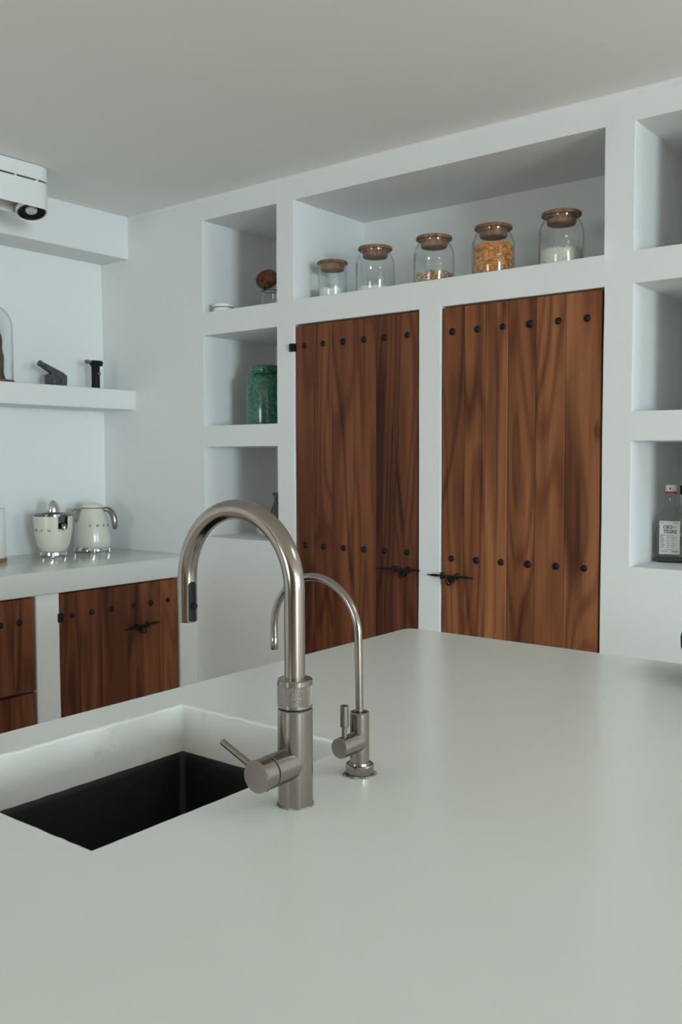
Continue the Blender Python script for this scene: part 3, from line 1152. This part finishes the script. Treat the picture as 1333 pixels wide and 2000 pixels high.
t = thing('sensor_puck', 'flat white round puck lying at the front of the top left niche', 'puck', (-3.160, 3.135, ZS + .001))
obj('base', lathe([(0, 0), (.046, 0), (.047, .002), (.047, .016), (.045, .018), (0, .018)], 40), 'white_paint', t)
obj('slot', lathe([(.0455, .018), (.0478, .0185), (.0478, .0205), (.0455, .021)], 40, close=True), 'void', t)
obj('cap', lathe([(0, .0205), (.0485, .0205), (.0500, .0225), (.0500, .032), (.0465, .0365), (0, .038)], 40), 'white_paint', t)

t = thing('green_canister', 'dark green crackle-glazed ceramic canister in the middle left niche', 'canister', (-2.998, 3.25, 1.521))
Rg = .094
obj('body', lathe([(0, 0), (Rg - .006, 0), (Rg - .001, .004), (Rg, .012), (Rg, .215), (Rg - .003, .226), (Rg - .012, .235), (Rg - .024, .241), (Rg - .029, .244), (0, .244)], 64), 'green', t)
obj('lid', lathe([(0, .245), (Rg - .031, .245), (Rg - .031, .252), (Rg - .023, .254), (Rg - .022, .262), (Rg - .024, .276), (Rg - .030, .281), (0, .283)], 64), 'green', t)

t = thing('dark_vase', 'dark charcoal narrow-necked vase in the bottom left niche', 'vase', (-3.006, 3.362, .993))
obj('body', lathe([(0, 0), (.036, 0), (.050, .02), (.056, .06), (.054, .10), (.045, .135), (.036, .155), (.033, .165), (.033, .170)], 40), 'stone_grey', t)
obj('neck', lathe([(.032, .168), (.033, .190), (.040, .196), (.041, .204), (.036, .206), (.030, .204), (.028, .170)], 40, close=True), 'stone_grey', t)
t = thing('pink_bowl', 'small pale pink rounded bowl beside the dark vase', 'bowl', (-2.985, 3.228, .9935))
obj('body', lathe([(0, 0), (.018, 0), (.030, .008), (.040, .025), (.043, .043), (.041, .058), (.036, .066), (.034, .064), (.038, .045), (.030, .02), (0, .010)], 40), 'pink', t)
obj('foot', lathe([(.012, -.0005), (.019, -.0005), (.020, .004), (.012, .004)], 32, close=True), 'pink', t)

# ------------------------------------------------------------------ right niche: bottles
def sq(hx, hy, e, n=40):
    out = []
    for i in range(n):
        a = 2 * pi * i / n
        c, s = cos(a), sin(a)
        out.append((hx * math.copysign(abs(c) ** (2 / e), c), hy * math.copysign(abs(s) ** (2 / e), s)))
    return out


def loft(bm, secs, cap=True):
    rs_ = [[bm.verts.new((x, y, z)) for x, y in sq(hx, hy, e)] for hx, hy, e, z in secs]
    for a, b in zip(rs_[:-1], rs_[1:]):
        n = len(a)
        for i in range(n):
            bm.faces.new((a[i], a[(i + 1) % n], b[(i + 1) % n], b[i]))
    if cap:
        bm.faces.new(list(reversed(rs_[0])))
        bm.faces.new(rs_[-1])
    return bm


ang = math.atan2(3.31, -1.085) - pi / 2 - radians(4)
t = thing('mezcal_bottle', 'clear square-shouldered spirit bottle with white printed label', 'bottle', (-1.102, 3.318, .993), ang)
t.scale = (1, 1, 1.03)
HX, HY = .051, .036
obj('glass_body', loft(BM(), [(HX - .004, HY - .004, 4, 0), (HX, HY, 5, .006), (HX, HY, 5, .135), (HX - .001, HY - .001, 5, .148), (HX - .008, HY - .006, 4, .163), (.030, .025, 3, .176), (.020, .019, 2.2, .184),
                              (.0165, .0165, 2, .192), (.0165, .0165, 2, .225), (.0185, .0185, 2, .227), (.0185, .0185, 2, .235), (.0165, .0165, 2, .237), (.0165, .0165, 2, .243)]), 'bottle_glass', t)
o = obj('spirit', loft(BM(), [(HX - .009, HY - .009, 4, .014), (HX - .005, HY - .005, 5, .020), (HX - .005, HY - .005, 5, .120)]), 'bottle_glass', t)
o['label'] = 'clear spirit'
obj('thick_base', loft(BM(), [(HX - .006, HY - .006, 4, .001), (HX - .003, HY - .003, 5, .006), (HX - .004, HY - .004, 5, .012)]), 'pewter', t)
obj('stopper', lathe([(0, .2435), (.0185, .2435), (.0195, .2445), (.0195, .264), (.0180, .266), (0, .266)], 32), 'label', t)
obj('seal_band', lathe([(.0168, .236), (.0192, .236), (.0192, .2430), (.0168, .2430)], 32, close=True), 'red', t)
lb = obj('label', newbox(-.0345, .0345, -HY - .0016, -HY - .0004, .028, .142), 'label', t, 0)


def put_text(s, size, x, z, parent, bold=0.0, y=-HY - .0019, m='ink'):
    me = text_mesh(s, size, bold)
    return obj('lettering', me, m, parent, 0, loc=(x, y, z), rot=(pi / 2, 0, 0))


put_text('OJO', .0170, -.0065, .1210, lb, .00035)
put_text('DE', .0070, .0165, .1215, lb, .0001)
put_text('TIGRE', .0170, .0010, .1050, lb, .00035)
rnd = random.Random(2)
bm = BM()


def bar(x0, x1, z, h):
    box(bm, x0, x1, -HY - .0021, -HY - .0017, z - h / 2, z + h / 2)


bar(-.031, -.020, .1355, .0015)
bar(.014, .030, .1355, .0018)
for i, z in enumerate((.0935, .0870, .0805, .0735, .0665, .0595, .0525)):
    bar(-.031, -.031 + rnd.uniform(.009, .015), z, .0020)
    bar(-.011, -.011 + rnd.uniform(.008, .014), z - .001, .0010)
    bar(.006, .006 + rnd.uniform(.006, .018), z - .001, .0010)
bar(-.031, .030, .0435, .0008)
bar(-.031, -.008, .0375, .0016)
bar(.008, .029, .0370, .0024)
obj('fine_print', bm, 'ink', lb, 0)['kind'] = 'stuff'
obj('stopper_mark', cyl_between(BM(), (-.002, -.0192, .254), (-.002, -.0200, .254), .0032, 16), 'ink', t)

t = thing('dark_capped_bottle', 'bottle with black cap and pale neck at the right edge, beside the labelled bottle', 'bottle', (-1.084, 3.420, .993), ang)
obj('glass_body', lathe([(0, 0), (.036, 0), (.040, .006), (.040, .145), (.037, .165), (.024, .190), (.0165, .205), (.0155, .215), (0, .215)], 40), 'bottle_glass', t)
obj('neck_sleeve', lathe([(.0165, .200), (.0180, .200), (.0172, .236), (.0160, .236)], 32, close=True), 'label', t)
obj('cap', lathe([(0, .236), (.0180, .236), (.0190, .238), (.0190, .268), (.0175, .270), (0, .270)], 32), 'black', t)
lb2 = obj('label', lathe([(.0402, .055), (.0412, .055), (.0412, .125), (.0402, .125)], 40, close=True), 'bottle_glass', t)
obj('label_strip', lathe([(.0414, .084), (.0422, .084), (.0422, .100), (.0414, .100)], 40, close=True), 'label', lb2)

# ------------------------------------------------------------------ counter appliances
def view_rz(x, y):
    """rotation that turns local -y towards the camera"""
    return math.atan2(y, x) - pi / 2


JX, JY = -3.785, 2.607
t = thing('citrus_juicer', 'cream enamel citrus juicer with chrome reamer on the counter', 'juicer', (JX, JY, .901), view_rz(JX, JY))


def body_with_notch(prof, segs, th0, th1, znotch):
    """lathe shell with a rounded U notch cut from the rim, between angles th0..th1 (around -y = front)"""
    bm = BM()
    rings_ = [[bm.verts.new((r * sin(2 * pi * i / segs), -r * cos(2 * pi * i / segs), z)) for i in range(segs)] for r, z in prof]
    for k in range(len(prof) - 1):
        zc = (prof[k][1] + prof[k + 1][1]) / 2
        for i in range(segs):
            a = 360 * (i + .5) / segs
            a = a if a < 180 else a - 360
            mid, half = (th0 + th1) / 2, (th1 - th0) / 2
            u = abs(a - mid) / half
            lim = znotch + .016 * (1 - math.sqrt(max(0, 1 - u * u))) if u < 1 else 9
            if zc > lim:
                continue
            j = (i + 1) % segs
            bm.faces.new((rings_[k][i], rings_[k][j], rings_[k + 1][j], rings_[k + 1][i]))
    loose = [v for v in bm.verts if not v.link_faces]
    bmesh.ops.delete(bm, geom=loose, context='VERTS')
    return bm


jp = [(.056, .026), (.062, .030), (.072, .052), (.080, .080), (.085, .110), (.088, .135)]
jp += [(.088 + .003 * i / 14, .135 + .060 * i / 14) for i in range(1, 15)]
bo = obj('body', body_with_notch(jp, 96, 16, 47, .126), 'cream', t, 50)
sm = bo.modifiers.new('solid', 'SOLIDIFY')
sm.thickness = .003
obj('bowl_liner', lathe([(.0865, .196), (.0905, .196), (.0905, .204), (.0870, .205), (.080, .190), (.074, .160), (.060, .150), (0, .146), (0, .140), (.064, .144), (.0795, .150)], 56, close=False), 'chrome_dark', t)
obj('reamer', lathe([(0, .270), (.011, .2675), (.021, .259), (.029, .244), (.0325, .226), (.033, .208), (.030, .196), (.036, .190), (.040, .180), (0, .175)], 40), 'chrome', t)
bm = BM()
a = radians(32)
dv = Vector((sin(a), -cos(a), 0))
tube(bm, [dv * .066 + Vector((0, 0, .158)), dv * .084 + Vector((0, 0, .152)), dv * .094 + Vector((0, 0, .143)), dv * .097 + Vector((0, 0, .132))], [.014, .015, .013, .009], 16)
obj('spout', bm, 'chrome_dark', t)
ba = obj('base', lathe([(0, .008), (.060, .008), (.064, .011), (.063, .022), (.057, .028), (0, .028)], 48), 'chrome', t)
for q in (0, 120, 240):
    aa = radians(q - 5)
    obj('foot', cyl_between(BM(), (.057 * sin(aa), -.057 * cos(aa), 0), (.057 * sin(aa), -.057 * cos(aa), .024), .012, 20, .002), 'chrome', ba)
for ch, dg in (('S', -84), ('M', -60), ('E', -36), ('G', -12)):
    a = radians(dg)
    r = .0868
    obj('letter', text_mesh(ch, .018, .0004, .0012), 'chrome_dark', t, 0, loc=(r * sin(a), -r * cos(a), .131), rot=(pi / 2, 0, a))

KX, KY = -3.838, 2.872
t = thing('electric_kettle', 'cream enamel electric kettle with chrome handle beside the juicer', 'kettle', (KX, KY, .901), view_rz(KX, KY))
obj('body', lathe([(.088, .028), (.0905, .032), (.0900, .060), (.0865, .100), (.0800, .140), (.0700, .180), (.0600, .208), (.0550, .216), (.0530, .219), (0, .219)], 64), 'cream', t)
obj('lid_ring', lathe([(0, .2185), (.0555, .2185), (.0565, .2205), (.0555, .2225), (0, .2225)], 48), 'chrome_dark', t)
obj('lid', lathe([(.0540, .2225), (.0540, .226), (.048, .236), (.034, .244), (.016, .248), (0, .249)], 48), 'cream', t)
ba = obj('base', lathe([(0, .006), (.090, .006), (.094, .010), (.0935, .020), (.089, .028), (0, .028)], 56), 'chrome', t)
for q in (5, 65, 185, 275):
    aa = radians(q)
    obj('foot', cyl_between(BM(), (.086 * sin(aa), -.086 * cos(aa), 0), (.086 * sin(aa), -.086 * cos(aa), .022), .012, 20, .002), 'chrome', ba)
bm = BM()
for k, (x, w_, z) in enumerate(()):
    pass
prism(bm, [(-.040, .205), (-.055, .216), (-.090, .217), (-.098, .208), (-.092, .178), (-.082, .150), (-.070, .150)], -.022, .022, Matrix(((1, 0, 0, 0), (0, 0, 1, 0), (0, 1, 0, 0), (0, 0, 0, 1))))
o = obj('spout', bm, 'chrome_dark', t, 30)
bevel(o, .004, 2)
hp = [(.054, .212), (.070, .214), (.086, .208), (.100, .194), (.108, .174), (.112, .150), (.1125, .128), (.110, .112)]
bm = BM()
tube(bm, [(x * cos(radians(-14)), x * sin(radians(-14)), z) for x, z in hp], [.010, .013, .0145, .0145, .0145, .0145, .0135, .009], 16)
obj('handle', bm, 'chrome_dark', t, 60)
for ch, dg in (('S', -8), ('M', 18), ('E', 42), ('G', 66)):
    a = radians(dg)
    z = .134
    r = .0818
    obj('letter', text_mesh(ch, .018, .0004, .0014), 'chrome_dark', t, 0, loc=(r * sin(a), -r * cos(a), z), rot=(radians(80), 0, a))

# paper roll on its stand at the left edge
PX, PY = -3.83, 2.300
t = thing('paper_towel_stand', 'copper-brown round stand base under the paper roll at the left edge', 'stand', (PX, PY, .901))
obj('base', lathe([(0, 0), (.074, 0), (.076, .003), (.076, .013), (.073, .016), (0, .016)], 48), 'copper', t)
obj('rod', cyl_between(BM(), (0, 0, .015), (0, 0, .285), .006, 16, .002), 'chrome', t)
o = obj('paper_roll', lathe([(.021, .0005), (.070, .0005), (.0715, .003), (.0715, .222), (.070, .225), (.021, .225)], 56, close=True), 'paper', loc=(PX, PY, .9175))
tag(o, 'white paper towel roll on its stand at the left edge of the counter', 'paper roll')

# ------------------------------------------------------------------ ornaments on the shelf
ZH = 1.714
CLX, CLY = -3.86, 2.345
t = thing('glass_cloche', 'clear glass bell dome at the left end of the shelf', 'cloche', (CLX, CLY, ZH))
Rc = .100
pr = [(Rc, .010), (Rc, .250)] + [(Rc * cos(radians(q)), .250 + .105 * sin(radians(q))) for q in range(8, 90, 8)]
inn = [(max(r - .0025, .001), z - .001) for r, z in pr]
obj('dome', lathe(pr + [(0, .3552)] + [(0, .3525)] + list(reversed(inn)), 56, close=True), 'glass', t)
obj('base', lathe([(0, 0), (.095, 0), (.103, .003), (.103, .0095), (0, .0095)], 48), 'lid_dark', t)
obj('knob', lathe([(0, .354), (.006, .355), (.010, .362), (.012, .370), (.008, .378), (0, .381)], 24), 'glass', t)

bm = BM()
secs = []
n = 28
rings_ = []
for k in range(22):
    s = k / 21
    z = .24 * s
    r0 = .062 * (1 - .22 * s) * (1 if s < .8 else math.sqrt(max(.02, 1 - ((s - .8) / .2) ** 2)))
    rings_.append([bm.verts.new(((r0 + .007 * noise.noise(Vector((cos(2 * pi * i / n) * 3, sin(2 * pi * i / n) * 3, z * 30)))) * cos(2 * pi * i / n),
                                 (r0 + .007 * noise.noise(Vector((cos(2 * pi * i / n) * 3, sin(2 * pi * i / n) * 3, z * 30)))) * sin(2 * pi * i / n), z)) for i in range(n)])
for a, b in zip(rings_[:-1], rings_[1:]):
    for i in range(n):
        bm.faces.new((a[i], a[(i + 1) % n], b[(i + 1) % n], b[i]))
bm.faces.new(list(reversed(rings_[0])))
bm.faces.new(rings_[-1])
t = thing('dried_arrangement', 'dark olive dried arrangement with cream blossoms under the glass dome', 'ornament', (CLX, CLY, ZH + .010))
obj('moss_column', bm, 'moss', t, 60)
rnd = random.Random(4)
for q in range(16):
    th = rnd.uniform(0, 2 * pi)
    z = rnd.uniform(.10, .21)
    rr_ = .058 * (1 - .22 * z / .24)
    bm = BM()
    for pt in range(5):
        aa = 2 * pi * pt / 5
        bmesh.ops.create_icosphere(bm, subdivisions=1, radius=.0045, matrix=Matrix.Translation((.005 * cos(aa), .005 * sin(aa), 0)) @ Matrix.Diagonal((1, 1, .5, 1)))
    obj('blossom', bm, 'cream_petal', t, 60, loc=(rr_ * cos(th), rr_ * sin(th), z), rot=(0, pi / 2, th))

# cannon
t = thing('cannon_ornament', 'small dark grey metal cannon ornament on the shelf', 'ornament', (-3.855, 2.683, ZH), pi / 2)
# local x -> world +y (right in the picture)
d = Vector((-.083, 0, .038)).normalized()
p0 = Vector((.045, 0, .047))
bp_ = [p0 + d * s for s in (0, .006, .03, .06, .10, .135, .140, .146)]
obj('barrel', tube(BM(), bp_, [.017, .0215, .021, .019, .016, .0135, .0150, .0150], 24), 'pewter', t, 40)
cr = [(-.044, .012), (-.036, .0), (.038, .0), (.050, .010), (.054, .026), (.054, .056), (.044, .060), (.020, .050), (-.020, .064), (-.044, .056)]
ca = obj('carriage', prism(BM(), cr, -.024, .024, Matrix(((1, 0, 0, 0), (0, 0, 1, 0), (0, 1, 0, 0), (0, 0, 0, 1)))), 'pewter', t, 30)
bevel(ca, .003, 2)
for sx in (-.020, .030):
    for sy in (-1, 1):
        obj('wheel', cyl_between(BM(), (sx, sy * .0245, .018), (sx, sy * .032, .018), .0175, 20, .002), 'pewter', ca)
obj('trunnion', cyl_between(BM(), (-.006, -.030, .056), (-.006, .030, .056), .006, 16, .001), 'chrome_dark', ca)

# torch
t = thing('kitchen_torch', 'slim black kitchen blowtorch standing upright on the shelf', 'torch', (-3.86, 2.925, ZH), pi / 2)
obj('handle', lathe([(0, 0), (.020, 0), (.021, .002), (.021, .118), (.019, .122), (0, .122)], 32), 'black', t)
bm = BM()
box(bm, -.024, .034, -.019, .019, .118, .146, .006)
box(bm, .018, .036, -.015, .015, .128, .140, .003)
obj('head', bm, 'black', t, 40)
nz = obj('nozzle', lathe([(0, 0), (.007, 0), (.007, .014), (.010, .016), (.010, .036), (.0085, .038), (.0065, .037), (0, .034)], 20, None, Matrix.Translation((-.022, 0, .136)) @ Matrix.Rotation(-pi / 2, 4, 'Y')), 'chrome_dark', t)
obj('trigger', lathe([(0, .008), (.006, .007), (.009, .003), (.009, 0), (0, 0)], 18, None, Matrix.Translation((.008, -.019, .080)) @ Matrix.Rotation(pi / 2, 4, 'X')), 'chrome_dark', t)

# ------------------------------------------------------------------ ceiling spotlight
FX, FY1, FZ0 = -3.405, 2.378, 2.411
FW, FL = .15, .42
t = thing('ceiling_spotlight', 'white box-shaped ceiling spotlight with round tilting lamps', 'lamp', (FX - FW / 2, FY1 - FL / 2, HC - .004))


def shell(bm, hx, hy, r, z0, z1, w):
    outl = rrect(hx, hy, r, 12)
    inl = rrect(hx - w, hy - w, max(r - w, .002), 12)
    n = len(outl)
    v = [[bm.verts.new((x, y, z)) for x, y in pl] for pl, z in ((outl, z1), (outl, z0), (inl, z0), (inl, z1))]
    for a, b in zip(v, v[1:] + v[:1]):
        for i in range(n):
            bm.faces.new((a[i], a[(i + 1) % n], b[(i + 1) % n], b[i]))


top = HC - .004
bm = BM()
prism(bm, rrect(FW / 2, FL / 2, .060, 12), -.058, 0)
obj('ceiling_plate', bm, 'white_paint', t, 40)
bm = BM()
prism(bm, rrect(FW / 2 - .011, FL / 2 - .011, .049, 12), -.066, -.0575)
sl = obj('slot', bm, 'void', t, 40)
for k in range(4):
    yy = FL / 2 - .075 - k * .10
    obj('slot_bridge', newbox(FW / 2 - .012, FW / 2 - .0005, yy - .003, yy + .003, -.0665, -.0572), 'white_paint', sl, 0)
bm = BM()
shell(bm, FW / 2, FL / 2, .060, FZ0 - top, -.0655, .003)
prism(bm, rrect(FW / 2 - .004, FL / 2 - .004, .056, 12), -.085, -.0665)
hs = obj('housing', bm, 'white_paint', t, 40)
# black inner baffle
bm = BM()
prism(bm, rrect(FW / 2 - .006, FL / 2 - .006, .054, 12), -.120, -.086)
obj('baffle', bm, 'white_paint', t, 40)
for k, yy in enumerate((FL / 2 - .066, -FL / 2 + .075)):
    mt = Matrix.Translation((.006, yy + .006, FZ0 - top - .002)) @ Matrix.Rotation(radians(-9), 4, 'X') @ Matrix.Rotation(radians(-21), 4, 'Y')
    bm = BM()
    lathe([(.0605, .012), (.064, .010), (.064, -.005), (.062, -.008), (.0595, -.005), (.059, .010)], 48, bm, mt, close=True)
    go = obj('gimbal_ring', bm, 'white_paint', t, 40)
    bm = BM()
    lathe([(.0525, .010), (.0565, .008), (.0565, -.003), (.054, -.005), (.0515, .002)], 48, bm, mt, close=True)
    obj('lamp_rim', bm, 'chrome_dark', go, 40)
    bm = BM()
    lathe([(0, .030), (.047, .030), (.0580, .016), (.0520, .002), (.046, .001), (.032, .006), (.0275, .012), (0, .012)], 48, bm, mt)
    obj('lamp_well', bm, 'black', go, 40)
    bm = BM()
    lathe([(0, -.004), (.012, -.004), (.022, -.001), (.0255, .004), (.0250, .010), (0, .010)], 32, bm, mt)
    obj('bulb', bm, 'bulb', go, 40)

# ------------------------------------------------------------------ black kettle at the right edge of the island
t = thing('black_pot', 'black round pot on the island, cut off by the right edge', 'pot', (-.521, 1.962, .901), radians(200))
obj('body', lathe([(0, 0), (.060, 0), (.070, .006), (.090, .035), (.100, .070), (.101, .090), (.095, .112), (.080, .130), (.060, .140), (.058, .143), (0, .143)], 56), 'black', t)
ld = obj('lid', lathe([(0, .1435), (.058, .1435), (.060, .147), (.050, .155), (.025, .161), (.008, .163), (0, .163)], 48), 'black', t)
obj('knob', lathe([(0, .162), (.006, .162), (.006, .170), (.011, .175), (.011, .182), (.006, .187), (0, .188)], 24), 'black', ld)
bm = BM()
tube(bm, [(.085 * cos(q), 0, .120 + .085 * sin(q)) for q in [pi * i / 14 for i in range(15)]], .005, 10)
obj('handle', bm, 'iron', t, 60)
bm = BM()
tube(bm, [(0, .085, .060), (0, .115, .085), (0, .135, .115), (0, .148, .135)], [.018, .014, .010, .008], 16)
obj('spout', bm, 'black', t, 60)

# terrace outside the garden door
struct(obj('trim_3', newbox(XR + 0.26, XR + 6, -5, 4, -0.14, -0.02), 'ground', smooth=0))
